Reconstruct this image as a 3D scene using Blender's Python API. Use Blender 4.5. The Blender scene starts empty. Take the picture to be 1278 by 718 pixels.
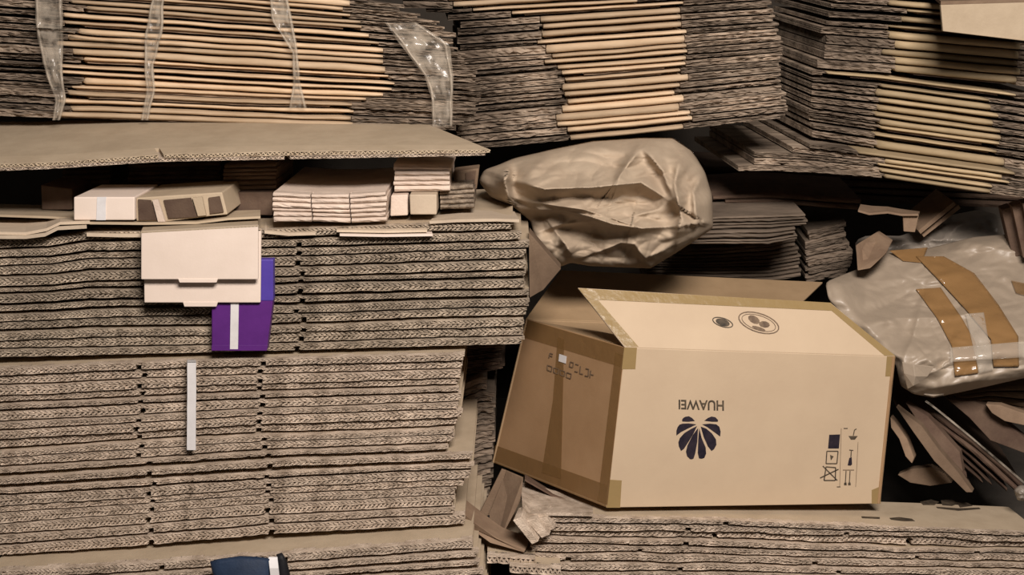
import bpy, bmesh, math, random
from mathutils import Vector, noise
random.seed(7)
C = bpy.context.scene.collection
scn = bpy.context.scene
# ---------------------------------------------------------------- camera
F = 1714.0; PITCH = math.radians(12); DIST = 2.4
CAM = Vector((0, -DIST*math.cos(PITCH), 0.6 + DIST*math.sin(PITCH)))
FW = Vector((0, math.cos(PITCH), -math.sin(PITCH))); UP = Vector((0, math.sin(PITCH), math.cos(PITCH)))
cd = bpy.data.cameras.new('camera'); cam = bpy.data.objects.new('camera', cd); C.objects.link(cam)
cd.sensor_width = 36; cd.lens = F/1278*36; cd.clip_start = 0.05
cam.location = CAM; cam.rotation_euler = (math.pi/2 - PITCH, 0, 0)
scn.camera = cam
scn.view_settings.view_transform = 'Standard'; scn.view_settings.look = 'None'
scn.view_settings.gamma = 1; scn.view_settings.use_curve_mapping = False
scn.view_settings.exposure = 0.0
# ---------------------------------------------------------------- light
w = bpy.data.worlds.new('world'); scn.world = w; w.use_nodes = True
w.node_tree.nodes['Background'].inputs[0].default_value = (1.0, .93, .85, 1)
w.node_tree.nodes['Background'].inputs[1].default_value = 0.035
def area(name, loc, aim, sx, sy, power, col):
    l = bpy.data.lights.new(name, 'AREA'); l.shape = 'RECTANGLE'; l.size = sx; l.size_y = sy
    l.energy = power; l.color = col
    o = bpy.data.objects.new(name, l); C.objects.link(o); o.location = loc
    o.rotation_euler = (Vector(aim) - Vector(loc)).to_track_quat('-Z', 'Y').to_euler()
area('front_soft_light', (0.40, -2.15, 2.15), (-0.10, 0, 0.25), 0.9, 0.5, 116, (1.0, .905, .83))  # soft area light from front right and above; its source is unseen

# ---------------------------------------------------------------- helpers
def ray(px, py): return FW + Vector((1, 0, 0))*((px-639)/F) + UP*((359-py)/F)
def P(px, py, Y):
    d = ray(px, py); return CAM + d*((Y-CAM.y)/d.y)
def PZ(px, py, z):
    d = ray(px, py); return CAM + d*((z-CAM.z)/d.z)
def PP(px, py, pt, n):
    d = ray(px, py); return CAM + d*((pt-CAM).dot(n)/d.dot(n))
def interp(poly, x):
    if x <= poly[0][0]: return poly[0][1]
    for (a, b), (c, d) in zip(poly, poly[1:]):
        if x <= c: return b + (d-b)*(x-a)/(c-a)
    return poly[-1][1]
def nz(*a): return noise.noise(Vector((a+(0.37, 0.71))[:3]))

class MB:
    def __init__(s): s.v = []; s.f = []; s.marks = []
    def loop(s, secs, cap=True):            # secs: closed cross-sections, all the same length
        n = len(secs[0]); b = len(s.v)
        for c in secs: s.v += [tuple(q) for q in c]
        for i in range(len(secs)-1):
            for j in range(n):
                k = (j+1) % n
                s.f.append((b+i*n+j, b+i*n+k, b+(i+1)*n+k, b+(i+1)*n+j))
        if cap:
            s.f.append(tuple(b+j for j in range(n))[::-1]); m = b+(len(secs)-1)*n
            s.f.append(tuple(m+j for j in range(n)))
    def prism(s, pts, tv):
        b = len(s.v); n = len(pts); s.v += [tuple(p) for p in pts] + [tuple(Vector(p)+tv) for p in pts]
        s.f.append(tuple(range(b, b+n))); s.f.append(tuple(range(b+2*n-1, b+n-1, -1)))
        for i in range(n): s.f.append((b+i, b+n+i, b+n+(i+1) % n, b+(i+1) % n))
    def grid(s, rows):                      # open grid of points
        b = len(s.v); m = len(rows[0])
        for r in rows: s.v += [tuple(q) for q in r]
        for i in range(len(rows)-1):
            for j in range(m-1):
                s.f.append((b+i*m+j, b+i*m+j+1, b+(i+1)*m+j+1, b+(i+1)*m+j))
    def slab(s, rows, tv):                  # grid with thickness
        m = len(rows[0]); n = len(rows); b = len(s.v)
        for r in rows: s.v += [tuple(q) for q in r]
        for r in rows: s.v += [tuple(Vector(q)+tv) for q in r]
        N = n*m; ix = lambda i, j: b+i*m+j
        for i in range(n-1):
            for j in range(m-1):
                q = (ix(i, j), ix(i, j+1), ix(i+1, j+1), ix(i+1, j))
                s.f.append(q); s.f.append(tuple(N+k for k in q[::-1]))
        per = [ix(0, j) for j in range(m)] + [ix(i, m-1) for i in range(1, n)] + [ix(n-1, j) for j in range(m-2, -1, -1)] + [ix(i, 0) for i in range(n-2, 0, -1)]
        for a, c in zip(per, per[1:]+per[:1]): s.f.append((a, a+N, c+N, c))
    def build(s, name, mat, parent=None, smooth=False, bevel=0, fix=True):
        me = bpy.data.meshes.new(name); o = bpy.data.objects.new(name, me); C.objects.link(o)
        off = parent.matrix_basis.translation.copy() if parent else Vector((0, 0, 0))
        if parent is not None and parent.parent is not None: off += parent.parent.matrix_basis.translation
        me.from_pydata([tuple(Vector(q)-off) for q in s.v], [], s.f)
        if fix:
            bm = bmesh.new(); bm.from_mesh(me); bmesh.ops.recalc_face_normals(bm, faces=bm.faces); bm.to_mesh(me); bm.free()
        if smooth: me.polygons.foreach_set('use_smooth', [True]*len(me.polygons))
        me.materials.append(mat)
        if s.marks:
            me.materials.append(s.mat2 if hasattr(s, 'mat2') else M['kraft'])
            for (f0, f1) in s.marks:
                for i in range(f0, f1): me.polygons[i].material_index = 1
        if parent is not None: o.parent = parent
        if bevel:
            m = o.modifiers.new('bevel', 'BEVEL'); m.width = bevel; m.segments = 2; m.limit_method = 'ANGLE'
        return o
def thing(name, label, cat, loc, group=None):
    o = bpy.data.objects.new(name, None); C.objects.link(o); o.location = loc; o.empty_display_size = .02
    o['label'] = label; o['category'] = cat
    if group: o['group'] = group
    return o
def tag(o, label, cat, group=None):
    o['label'] = label; o['category'] = cat
    if group: o['group'] = group
    return o

# ---------------------------------------------------------------- materials
def mat_base(name):
    m = bpy.data.materials.new(name); m.use_nodes = True; nt = m.node_tree
    return m, nt, nt.nodes['Principled BSDF']
def paper(name, c1, c2, scale=30, rough=.85, bump=.25, fine=260, vary=.25, stretch=(1, 1, 1), spec=.2, streak=0):
    m, nt, b = mat_base(name); N = nt.nodes; L = nt.links
    tc = N.new('ShaderNodeTexCoord'); mp = N.new('ShaderNodeMapping'); mp.inputs['Scale'].default_value = stretch
    L.new(tc.outputs['Object'], mp.inputs[0])
    n1 = N.new('ShaderNodeTexNoise'); n1.inputs['Scale'].default_value = scale; n1.inputs['Detail'].default_value = 6; n1.inputs['Roughness'].default_value = .65
    L.new(mp.outputs[0], n1.inputs['Vector'])
    cr = N.new('ShaderNodeValToRGB'); cr.color_ramp.elements[0].position = .34; cr.color_ramp.elements[1].position = .66
    cr.color_ramp.elements[0].color = (*c1, 1); cr.color_ramp.elements[1].color = (*c2, 1)
    L.new(n1.outputs[0], cr.inputs[0])
    oi = N.new('ShaderNodeObjectInfo'); mr = N.new('ShaderNodeMapRange')
    mr.inputs['To Min'].default_value = 1-vary; mr.inputs['To Max'].default_value = 1+vary*.6
    L.new(oi.outputs['Random'], mr.inputs['Value'])
    hs = N.new('ShaderNodeHueSaturation'); L.new(cr.outputs[0], hs.inputs['Color']); L.new(mr.outputs[0], hs.inputs['Value'])
    L.new(hs.outputs[0], b.inputs['Base Color'])
    n2 = N.new('ShaderNodeTexNoise'); n2.inputs['Scale'].default_value = fine; n2.inputs['Detail'].default_value = 3
    L.new(mp.outputs[0], n2.inputs['Vector'])
    bp = N.new('ShaderNodeBump'); bp.inputs['Strength'].default_value = bump; bp.inputs['Distance'].default_value = .003
    L.new(n2.outputs[0], bp.inputs['Height']); L.new(bp.outputs[0], b.inputs['Normal'])
    b.inputs['Roughness'].default_value = rough; b.inputs['Specular IOR Level'].default_value = spec
    return m
M = {}
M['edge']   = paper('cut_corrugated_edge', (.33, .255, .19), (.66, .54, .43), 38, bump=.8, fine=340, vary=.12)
M['edge_a'] = paper('cut_corrugated_edge_darker', (.21, .165, .12), (.53, .435, .335), 38, bump=.8, fine=340, vary=.2)  # same cut edge in a slightly darker tone
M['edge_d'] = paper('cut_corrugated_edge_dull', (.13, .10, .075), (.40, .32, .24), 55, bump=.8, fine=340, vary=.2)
M['rough']  = paper('torn_grey_edge', (.10, .074, .054), (.44, .345, .26), 22, bump=.6, fine=160, vary=.35, stretch=(.25, 1, 1.6))
M['fold']   = paper('folded_tan_edge', (.50, .36, .23), (.66, .505, .35), 18, bump=.2, vary=.3, stretch=(.3, 1, 1))
M['fold_d'] = paper('folded_olive_edge', (.36, .27, .16), (.50, .385, .24), 18, bump=.2, vary=.3, stretch=(.3, 1, 1))
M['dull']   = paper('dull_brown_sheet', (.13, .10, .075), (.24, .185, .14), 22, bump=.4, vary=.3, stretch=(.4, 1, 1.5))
M['kraft']  = paper('kraft_sheet', (.40, .315, .22), (.48, .385, .275), 14, bump=.15, vary=.1)
M['kraft_l']= paper('pale_kraft_sheet', (.50, .40, .30), (.60, .49, .37), 14, bump=.15, vary=.12)
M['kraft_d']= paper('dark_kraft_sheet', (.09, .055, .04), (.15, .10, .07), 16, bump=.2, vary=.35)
M['brown']  = paper('brown_sheet', (.18, .12, .08), (.26, .18, .12), 16, bump=.2, vary=.3)
M['white']  = paper('white_board', (.70, .585, .50), (.77, .65, .565), 9, rough=.6, bump=.05, vary=.06, spec=.3)
M['offw']   = paper('off_white_board', (.56, .45, .37), (.68, .56, .47), 22, rough=.8, bump=.3, vary=.12)
M['boxf']   = paper('printed_box_board', (.48, .365, .25), (.52, .40, .275), 7, rough=.6, bump=.05, vary=0, spec=.3)
M['boxs']   = paper('printed_box_side_shaded', (.31, .185, .095), (.37, .23, .125), 7, rough=.5, bump=.08, vary=0, spec=.35)  # same board as the front, with the side's shade put into the colour
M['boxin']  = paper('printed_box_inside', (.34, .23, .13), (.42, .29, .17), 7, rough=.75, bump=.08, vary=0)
M['bag']    = paper('kraft_bag_paper', (.35, .27, .195), (.45, .36, .265), 9, rough=.75, bump=.12, vary=0, fine=60)
M['ink']    = paper('dark_print', (.012, .010, .018), (.03, .022, .03), 60, rough=.5, bump=.02, vary=0)
M['ink_b']  = paper('faded_brown_print', (.10, .065, .045), (.20, .14, .09), 90, rough=.6, bump=.02, vary=0)
M['ink_n']  = paper('faded_print', (.035, .028, .022), (.10, .075, .05), 90, rough=.6, bump=.02, vary=0)
M['wall']   = paper('dark_wall_plaster', (.035, .028, .022), (.06, .05, .04), 3, vary=0)
M['floor']  = paper('concrete_floor', (.06, .052, .045), (.11, .095, .08), 5, vary=0)
M['purple'] = paper('purple_board', (.075, .013, .14), (.105, .02, .19), 12, rough=.45, bump=.04, vary=0, spec=.4)
M['blue']   = paper('blue_board', (.06, .035, .27), (.08, .05, .33), 12, rough=.45, bump=.04, vary=0, spec=.4)
M['strap']  = paper('white_plastic_strap', (.62, .60, .60), (.72, .70, .70), 30, rough=.35, bump=.05, vary=0, spec=.5)
M['navy']   = paper('navy_fabric', (.012, .022, .045), (.022, .038, .075), 20, rough=.6, bump=.15, vary=0)
M['black']  = paper('black_fabric', (.008, .008, .010), (.015, .015, .018), 20, rough=.6, bump=.15, vary=0)
def tape_mat(name, col, alpha, rough=.18):
    m, nt, b = mat_base(name); N = nt.nodes; L = nt.links
    b.inputs['Base Color'].default_value = (*col, 1); b.inputs['Roughness'].default_value = rough
    b.inputs['Specular IOR Level'].default_value = .6; b.inputs['Alpha'].default_value = alpha
    tc = N.new('ShaderNodeTexCoord'); n2 = N.new('ShaderNodeTexNoise'); n2.inputs['Scale'].default_value = 45; n2.inputs['Detail'].default_value = 4
    L.new(tc.outputs['Object'], n2.inputs['Vector'])
    bp = N.new('ShaderNodeBump'); bp.inputs['Strength'].default_value = .35; bp.inputs['Distance'].default_value = .004
    L.new(n2.outputs[0], bp.inputs['Height']); L.new(bp.outputs[0], b.inputs['Normal'])
    return m
def film_alpha(m, a0, a1):
    nt = m.node_tree; N = nt.nodes; L = nt.links; tc = N.new('ShaderNodeTexCoord'); n = N.new('ShaderNodeTexNoise'); n.inputs['Scale'].default_value = 28; n.inputs['Detail'].default_value = 5
    L.new(tc.outputs['Object'], n.inputs['Vector']); mr = N.new('ShaderNodeMapRange'); mr.inputs['From Min'].default_value = .4; mr.inputs['From Max'].default_value = .65
    mr.inputs['To Min'].default_value = a0; mr.inputs['To Max'].default_value = a1; L.new(n.outputs[0], mr.inputs['Value']); L.new(mr.outputs[0], N['Principled BSDF'].inputs['Alpha'])
M['tape']   = tape_mat('brown_packing_tape', (.30, .17, .07), .80)
M['tape_y'] = tape_mat('yellowish_packing_tape', (.36, .25, .11), .7, .25)
M['tape_s'] = tape_mat('brown_tape_on_box', (.27, .15, .055), .38, .3)
M['clear']  = tape_mat('clear_packing_tape', (.70, .62, .52), .22, .10)
M['film']   = tape_mat('clear_film_wrap', (.62, .54, .44), .30, .16)
film_alpha(M['film'], .06, .42)
M['poly']   = tape_mat('white_poly_wrap', (.33, .265, .20), 1.0, .45)
M['polyg']  = tape_mat('grey_plastic_bag', (.30, .26, .22), .9, .35)

# ---------------------------------------------------------------- room
FLOOR = P(639, 790, -.13).z
def struct(name, mb, m):
    o = mb.build(name, m); o['kind'] = 'structure'; return o
b = MB(); b.prism([Vector((-2.5, -3.5, FLOOR)), Vector((2.5, -3.5, FLOOR)), Vector((2.5, 1.5, FLOOR)), Vector((-2.5, 1.5, FLOOR))], Vector((0, 0, -.1))); struct('floor', b, M['floor'])
b = MB(); b.prism([Vector((-2.5, 1.3, FLOOR)), Vector((2.5, 1.3, FLOOR)), Vector((2.5, 1.3, 2.6)), Vector((-2.5, 1.3, 2.6))], Vector((0, .1, 0))); struct('wall_back', b, M['wall'])

# ---------------------------------------------------------------- layered boards
ORD = ['topmost', 'second', 'third', 'fourth', 'fifth', 'sixth', 'seventh', 'eighth', 'ninth', 'tenth', 'eleventh', 'twelfth',
       'thirteenth', 'fourteenth', 'fifteenth', 'sixteenth', 'seventeenth', 'eighteenth', 'nineteenth', 'twentieth', 'twenty-first',
       'twenty-second', 'twenty-third', 'twenty-fourth', 'twenty-fifth', 'twenty-sixth', 'twenty-seventh', 'twenty-eighth']
def frange(a, b, step):
    n = max(1, int(round((b-a)/step))); return [a+(b-a)*i/n for i in range(n+1)]
class Layer:
    """front edge between pixel curves lo(x), hi(x) at depth Y(x), running back along dv(x)"""
    def __init__(s, top, bot, Y, dv, seed, dy0=0): s.top, s.bot, s.Y, s.dv, s.seed, s.dy0 = top, bot, Y, dv, seed, dy0
    def pt(s, x, t, dy=0): return P(x, s.top(x)+(s.bot(x)-s.top(x))*t, s.Y(x)) + Vector((0, dy+s.dy0, 0))
    def board(s, mb, xa, xb, t0, t1, d0, d1, step=12, profile=((0, 0), (1, 0)), amp=0, vamp=0, xslope=0):
        secs = []
        for x in frange(xa, xb, step):
            dv = s.dv(x); sec = []
            for (u, dy) in profile:
                j = amp*nz(x*.11, u*9+t0*31, s.seed) if amp else 0
                vj = vamp*nz(x*.13, u*5+t0*17+40, s.seed) if vamp and 0 < u < 1 else 0
                sec.append(s.pt(x, t0+(t1-t0)*(u+vj), dy+j) + dv*d0)
            sec.append(s.pt(x, t1)+dv*d1); sec.append(s.pt(x, t0)+dv*d1)
            secs.append(sec)
        mb.loop(secs)
    def flutes(s, mb, xa, xb, t0, t1, period=5.6, fd=.022, body=True, back=None, steep=0):
        dvl = s.dv((xa+xb)/2).length; f = fd/dvl; th = t1-t0
        s.board(mb, xa, xb, t0, t0+.15*th, 0, f, 7, amp=.004)
        s.board(mb, xa, xb, t1-.15*th, t1, 0, f, 7, amp=.004)
        secs = []; n = max(2, int((xb-xa)/period)); ph = random.random()
        for i in range(n*4+1):
            x = xa+(xb-xa)*i/(n*4)
            q = (i+s.seed) % 4; wv = (0, 1, 0, -1)[int(q)]
            a = .30*(1+.25*nz(x*.05, t0*7, s.seed))
            c = .5+a*wv; h = .21; j = .0045*nz(x*.3, t0*13, s.seed+5)
            xs = x+steep*wv*period*.25
            dv = s.dv(x)
            secs.append([s.pt(xs, t0+th*max(.02, c-h), j), s.pt(xs, t0+th*min(.98, c+h), j),
                         s.pt(xs, t0+th*min(.98, c+h), 0)+dv*f, s.pt(xs, t0+th*max(.02, c-h), 0)+dv*f])
        mb.loop(secs)
        if body:
            f0 = len(mb.f); s.board(mb, xa, xb, t0, t1, f*.7, back or 1, 14); mb.marks.append((f0, len(mb.f)))
ROUND = ((0, .004), (.2, .001), (.5, -.001), (.8, .001), (1, .004))
CRAG = ((0, 0), (.25, 0), (.5, 0), (.75, 0), (1, 0))
def const(v): return lambda x: v
def stack(name, cat, phrase, top, bot, n, Y, style, xa, xb, dv, group, gap=.2, wob=1.2, seed=0, slots=(), center=None, mats=None,
          weights=None, yoff=None, label=None, ja=3, jb=3, noun='folded kraft carton', jy=.004, flutes=5.6, endfn=None, styles=None):
    rnd = random.Random(seed*101+5)
    ws = weights or [rnd.uniform(.8, 1.2) for _ in range(n)]; tot = sum(ws); cum = [0]
    for q in ws: cum.append(cum[-1]+q/tot)
    mats = mats or {}
    def bound(k):
        f = cum[k]; inner = 0 < k < n
        def fn(x):
            v = interp(top, x)*(1-f)+interp(bot, x)*f
            if inner: v += wob*(nz(x*.006, k*3.7, seed+.5)+.5*nz(x*.02, k*5.1, seed+9))
            return v
        return fn
    out = []
    for k in range(n):
        bt, bb = bound(k), bound(k+1)
        gk = gap*rnd.choice((.5, .8, 1.1, 1.6)); 
        tp = (lambda bt, bb, gk: lambda x: bt(x)+(bb(x)-bt(x))*gk*.35)(bt, bb, gk)
        bo = (lambda bt, bb, gk: lambda x: bb(x)-(bb(x)-bt(x))*gk*.65)(bt, bb, gk)
        dy = rnd.uniform(-jy, jy)+(yoff[k] if yoff else 0)
        Yf = lambda x: (Y(x) if callable(Y) else Y)
        dvf = dv if callable(dv) else const(Vector(dv))
        L = Layer(tp, bo, Yf, dvf, seed*13+k, dy)
        a = (xa[k] if isinstance(xa, (list, tuple)) else xa)+rnd.uniform(-ja, ja)
        c = (xb[k] if isinstance(xb, (list, tuple)) else xb)+rnd.uniform(-jb, jb)
        if endfn: a, c = endfn(k, a, c)
        mid = (a+c)/2; dl = dvf(mid).length
        org = L.pt(mid, 1)+dvf(mid)*.5
        lab = (label[k] if isinstance(label, dict) and k in label else f"{noun}, {ORD[k] if k < n-1 or n < 3 else 'lowest'} {'in' if k in (0,n-1) else 'from top in'} the {phrase}")
        root = thing(name, lab, cat, org, group)
        st = styles[k] if styles else style
        sl = [q+rnd.uniform(-5, 5) for q in (slots(k, rnd) if callable(slots) else slots)]
        if st == 'flute':
            fl = flutes*rnd.uniform(.9, 1.25); sp_ = rnd.choice((.38, .42, .46))
            mb = MB(); L.flutes(mb, a, c, 0, sp_-.01, fl, steep=.9); mb.build('upper_panel', mats.get('edge', M['edge']), root)
            cuts = [a]+[q for s_ in sl for q in (s_-3.5, s_+3.5)]+[c+rnd.uniform(-3, 1)]
            for i in range(0, len(cuts), 2):
                mb = MB(); L.flutes(mb, cuts[i], cuts[i+1], sp_+.01, 1, fl, steep=-.9, back=.12/dl)
                mb.build('flap', mats.get('edge', M['edge']), root)
            mb = MB(); L.board(mb, a+2, c-2, sp_+.04, .98, .125/dl, 1, 16); mb.build('lower_panel', mats.get('edge', M['edge']), root)
        elif st == 'fold':
            ca, cb = center; ca = (ca[k] if isinstance(ca, (list, tuple)) else ca)+rnd.uniform(-9, 9); cb = (cb[k] if isinstance(cb, (list, tuple)) else cb)+rnd.uniform(-6, 6)
            ca = max(ca, a+1); cb = min(cb, c-1)
            t1 = rnd.choice((.55, .75, .9, .95, 1))
            mb = MB(); L.board(mb, ca, cb, 0, t1, -.004/dl, 1, 12, ROUND, amp=.003); mb.build('panel', mats.get('fold', M['fold']), root, smooth=True)
            if t1 < .8:
                mb = MB(); L.board(mb, ca+rnd.uniform(0, 30), cb-rnd.uniform(0, 30), t1+.04, .99, .006/dl, 1, 12, CRAG, amp=.004); mb.build('under_panel', mats.get('under', M['brown']), root)
            for (fa, fb) in ((a, ca-1.5), (cb+1.5, c)):
                if fb-fa < 6: continue
                mb = MB(); h = rnd.uniform(.38, .6); gp = rnd.choice((.015, .03, .07))
                if rnd.random() < .35: L.board(mb, fa, fb, 0, 1, rnd.uniform(-.004, .004)/dl, 1, 5, ((0, .002), (.2, 0), (.4, .003), (.6, 0), (.8, .003), (1, .001)), amp=.009, vamp=.3)
                else:
                    L.board(mb, fa, fb, 0, h-gp, 0, 1, 5, CRAG, amp=.008, vamp=.3)
                    L.board(mb, fa, fb-rnd.uniform(0, 6), h+gp, 1, rnd.uniform(-.004, .008)/dl, 1, 5, CRAG, amp=.008, vamp=.3)
                mb.build('flap', mats.get('rough', M['rough']), root)
        elif st == 'rough':
            mb = MB(); L.board(mb, a, c, 0, .46, 0, 1, 5, CRAG, amp=.006, vamp=.3); mb.build('upper_panel', mats.get('rough', M['rough']), root)
            mb = MB(); L.board(mb, a+rnd.uniform(0, 4), c-rnd.uniform(0, 4), .54, 1, 0, 1, 4, CRAG, amp=.010, vamp=.3); mb.build('lower_panel', mats.get('rough', M['rough']), root)
        elif st == 'plain':
            mb = MB(); L.board(mb, a, c, 0, .47, 0, 1, 9, ROUND, amp=.003); mb.build('upper_panel', mats.get('plain', M['kraft']), root)
            mb = MB(); L.board(mb, a+rnd.uniform(0, 2), c-rnd.uniform(0, 2), .53, 1, 0, 1, 9, ROUND, amp=.003); mb.build('lower_panel', mats.get('plain', M['kraft']), root)
        elif st == 'split':
            cuts = [a]+[q for s_ in (388, 436) for q in (s_+k*.4-.8, s_+k*.4+.8)]+[c]
            for i in range(0, 6, 2):
                mb = MB(); L.board(mb, cuts[i], cuts[i+1], 0, 1, rnd.uniform(-.004, .002)/dl, .03/dl, 7, ROUND, amp=.003); mb.build('flap', mats['plain'], root)
            mb = MB(); L.board(mb, a+.5, c-.5, 0, 1, .032/dl, 1, 9); mb.build('panel', mats['plain'], root)
        elif st == 'single':
            bpy.data.objects.remove(root)
            mb = MB(); L.board(mb, a, c, 0, 1, 0, 1, 9, ROUND, amp=.003); root = mb.build(name, mats.get('plain', M['kraft'])); tag(root, lab, cat, group)
        out.append((root, L, a, c))
    return out

# ================================================================ left corrugated stacks
G = 'folded cartons in the corrugated stack '
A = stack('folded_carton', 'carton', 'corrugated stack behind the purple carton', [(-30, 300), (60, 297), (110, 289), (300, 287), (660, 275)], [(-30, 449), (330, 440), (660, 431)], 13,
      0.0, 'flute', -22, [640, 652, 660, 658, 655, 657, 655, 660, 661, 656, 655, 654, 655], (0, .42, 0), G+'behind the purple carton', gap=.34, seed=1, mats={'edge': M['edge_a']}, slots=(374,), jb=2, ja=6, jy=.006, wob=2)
B = stack('folded_carton', 'carton', 'corrugated stack with the white strap', [(-30, 460), (175, 451), (320, 447), (585, 440)], [(-30, 583), (170, 571), (330, 560), (575, 551)], 11,
      -.020, 'flute', -20, [580, 576, 574, 573, 574, 575, 573, 574, 571, 568, 568], (0, .42, 0), G+'with the white strap', gap=.34, seed=2, slots=(175, 326), jb=2, ja=6, jy=.006, wob=1.8)
Cst = stack('folded_carton', 'carton', 'corrugated stack below the white strap', [(-30, 586), (170, 573), (330, 563), (600, 553)], [(-30, 696), (190, 681), (330, 668), (600, 654)], 9,
      -.030, 'flute', -18, [560, 590, 592, 588, 577, 568, 566, 568, 582], (0, .42, 0), G+'under the white-strapped one', gap=.34, seed=3, slots=(190, 335), jb=2, ja=6, wob=2.4,
      yoff=[0, -.004, -.008, -.004, 0, 0, 0, 0, 0])
D = stack('folded_carton', 'carton', 'bottom corrugated stack beside the navy bag', [(-30, 714), (190, 702), (350, 691), (610, 672)], [(-30, 802), (330, 785), (620, 770)], 8,
      -.090, 'flute', -16, [590, 596, 599, 602, 604, 606, 608, 610], (0, .45, 0), G+'beside the navy bag', gap=.34, seed=4, slots=(204, 355), jb=1, ja=5)

# ================================================================ big sheet on top and the top-left bundle
def big_sheet():
    dvL = P(0, 152, .34)-P(0, 205, 0); dvR = P(527, 152, .30)-P(612, 187, 0)
    dvf = lambda x: dvL.lerp(dvR, max(0, min(1, x/612)))
    top = [(-40, 206), (60, 203), (200, 193), (350, 189), (612, 187)]; bot = [(-40, 215), (60, 211), (200, 202), (350, 199), (612, 194)]
    L = Layer(lambda x: interp(top, x), lambda x: interp(bot, x), const(0.0), dvf, 3)
    r = thing('cardboard_sheet', 'wide flat corrugated sheet with a notched front edge under the film-wrapped bundle', 'cardboard sheet', P(300, 195, .2))
    mb = MB(); L.board(mb, -40, 612, 0, 1, .16, 1, 14); mb.build('panel', M['kraft'], r)
    for (xa, xb) in ((-40, 198), (204, 612)):
        mb = MB(); L.flutes(mb, xa, xb, 0, .52, 5.6, body=False); L.board(mb, xa, xb, 0, .5, .05, .16, 14); L.board(mb, xa, xb, 0, .1, 0, .06, 8); mb.build('flap', M['kraft'], r)
    for (xa, xb) in ((-38, 355), (362, 606)):
        mb = MB(); L.flutes(mb, xa, xb, .56, 1, 5.6, body=False); L.board(mb, xa, xb, .56, 1, .05, .16, 14); mb.build('lower_flap', M['edge'], r)
big_sheet()
TLY = .27
tly = [12+7.0*k for k in range(22)]
TLR = [interp([(0, 420), (14, 430), (24, 500), (38, 540), (55, 566), (75, 580), (95, 590), (115, 596), (140, 597), (155, 566)], y) for y in tly]
TLC = [interp([(12, 455), (35, 430), (60, 462), (90, 482), (110, 492), (122, 486), (132, 446), (150, 440)], y) for y in tly]
TL = stack('folded_carton', 'carton', 'film-wrapped bundle', [(-30, -58), (600, -2)], [(-30, 144), (300, 156), (600, 164)], 22,
      lambda x: TLY, 'fold', -26, TLR, (-.2, .34, .02), 'folded cartons in the film-wrapped bundle', gap=.3, wob=2.4, seed=5,
      center=([rndx for rndx in (80, 84, 78, 105, 82, 88, 112, 80, 84, 110, 86, 80, 90, 108, 84, 80, 98, 88, 82, 80, 84, 80)], TLC), jb=6, jy=.007, ja=5)

def wrap(pts, width, label, Y0=TLY-.02, seed=0, strands=True, m='film', parts_name='strand'):
    mb = MB(); rows = []
    n = 26
    for i in range(n+1):
        t = i/n*(len(pts)-1); k = min(int(t), len(pts)-2); f = t-k
        x = pts[k][0]*(1-f)+pts[k+1][0]*f; y = pts[k][1]*(1-f)+pts[k+1][1]*f; wd = (width[k]*(1-f)+width[k+1]*f)/2
        row = []
        for j in range(9):
            u = j/8*2-1
            Y = Y0+.016*nz(x*.05+u*3, y*.06, seed)+.010*abs(nz(u*4, y*.05, seed+3))
            row.append(P(x+u*wd+1.5*nz(y*.07, u, seed), y, Y))
        rows.append(row)
    mb.slab(rows, Vector((0, .0012, 0)))
    r = thing('film_wrap', label, 'plastic wrap', P(pts[-1][0], pts[-1][1], Y0), 'clear film bands around the top-left bundle')
    mb.build('film_band', M[m], r, smooth=True)
    if strands:
        for q in range(2):
            sgn = (-1, 1)[q]; secs = []
            for i in range(n+1):
                t = i/n*(len(pts)-1); k = min(int(t), len(pts)-2); f = t-k
                x = pts[k][0]*(1-f)+pts[k+1][0]*f+sgn*(width[k]*(1-f)+width[k+1]*f)*.42; y = pts[k][1]*(1-f)+pts[k+1][1]*f
                c = P(x+1.5*nz(y*.05, q, seed+7), y, Y0-.006)
                secs.append([c+Vector((math.cos(a)*.0028, math.sin(a)*.002, 0)) for a in (0, 1.57, 3.14, 4.71)])
            mb = MB(); mb.loop(secs); mb.build('rolled_film_edge', M['film'], r, smooth=True)
    return r
wrap([(60, -20), (62, 40), (68, 95), (76, 125), (70, 150)], [34, 34, 20, 12, 8], 'clear film band nearest the left edge, knotted at its lower end', seed=1)
wrap([(200, -20), (192, 40), (186, 80), (188, 115), (180, 150)], [10, 22, 10, 9, 7], 'narrow twisted clear film band with a bright glint, second from the left', seed=2)
wrap([(345, -20), (352, 25), (368, 65), (370, 100), (372, 135)], [20, 26, 5, 6, 22], 'thin clear film strand down the middle of the wrapped bundle', seed=3)
wrap([(500, 28), (530, 55), (548, 95), (552, 125), (552, 158)], [40, 62, 36, 26, 26], 'wide wrinkled clear film band on the right end of the wrapped bundle', seed=4)
wrap([(30, 34), (75, 36), (120, 44), (185, 48), (230, 52)], [22, 20, 12, 12, 8], 'sideways clear film strand crossing the leftmost film band', Y0=TLY-.03, seed=5, strands=False)

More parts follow.
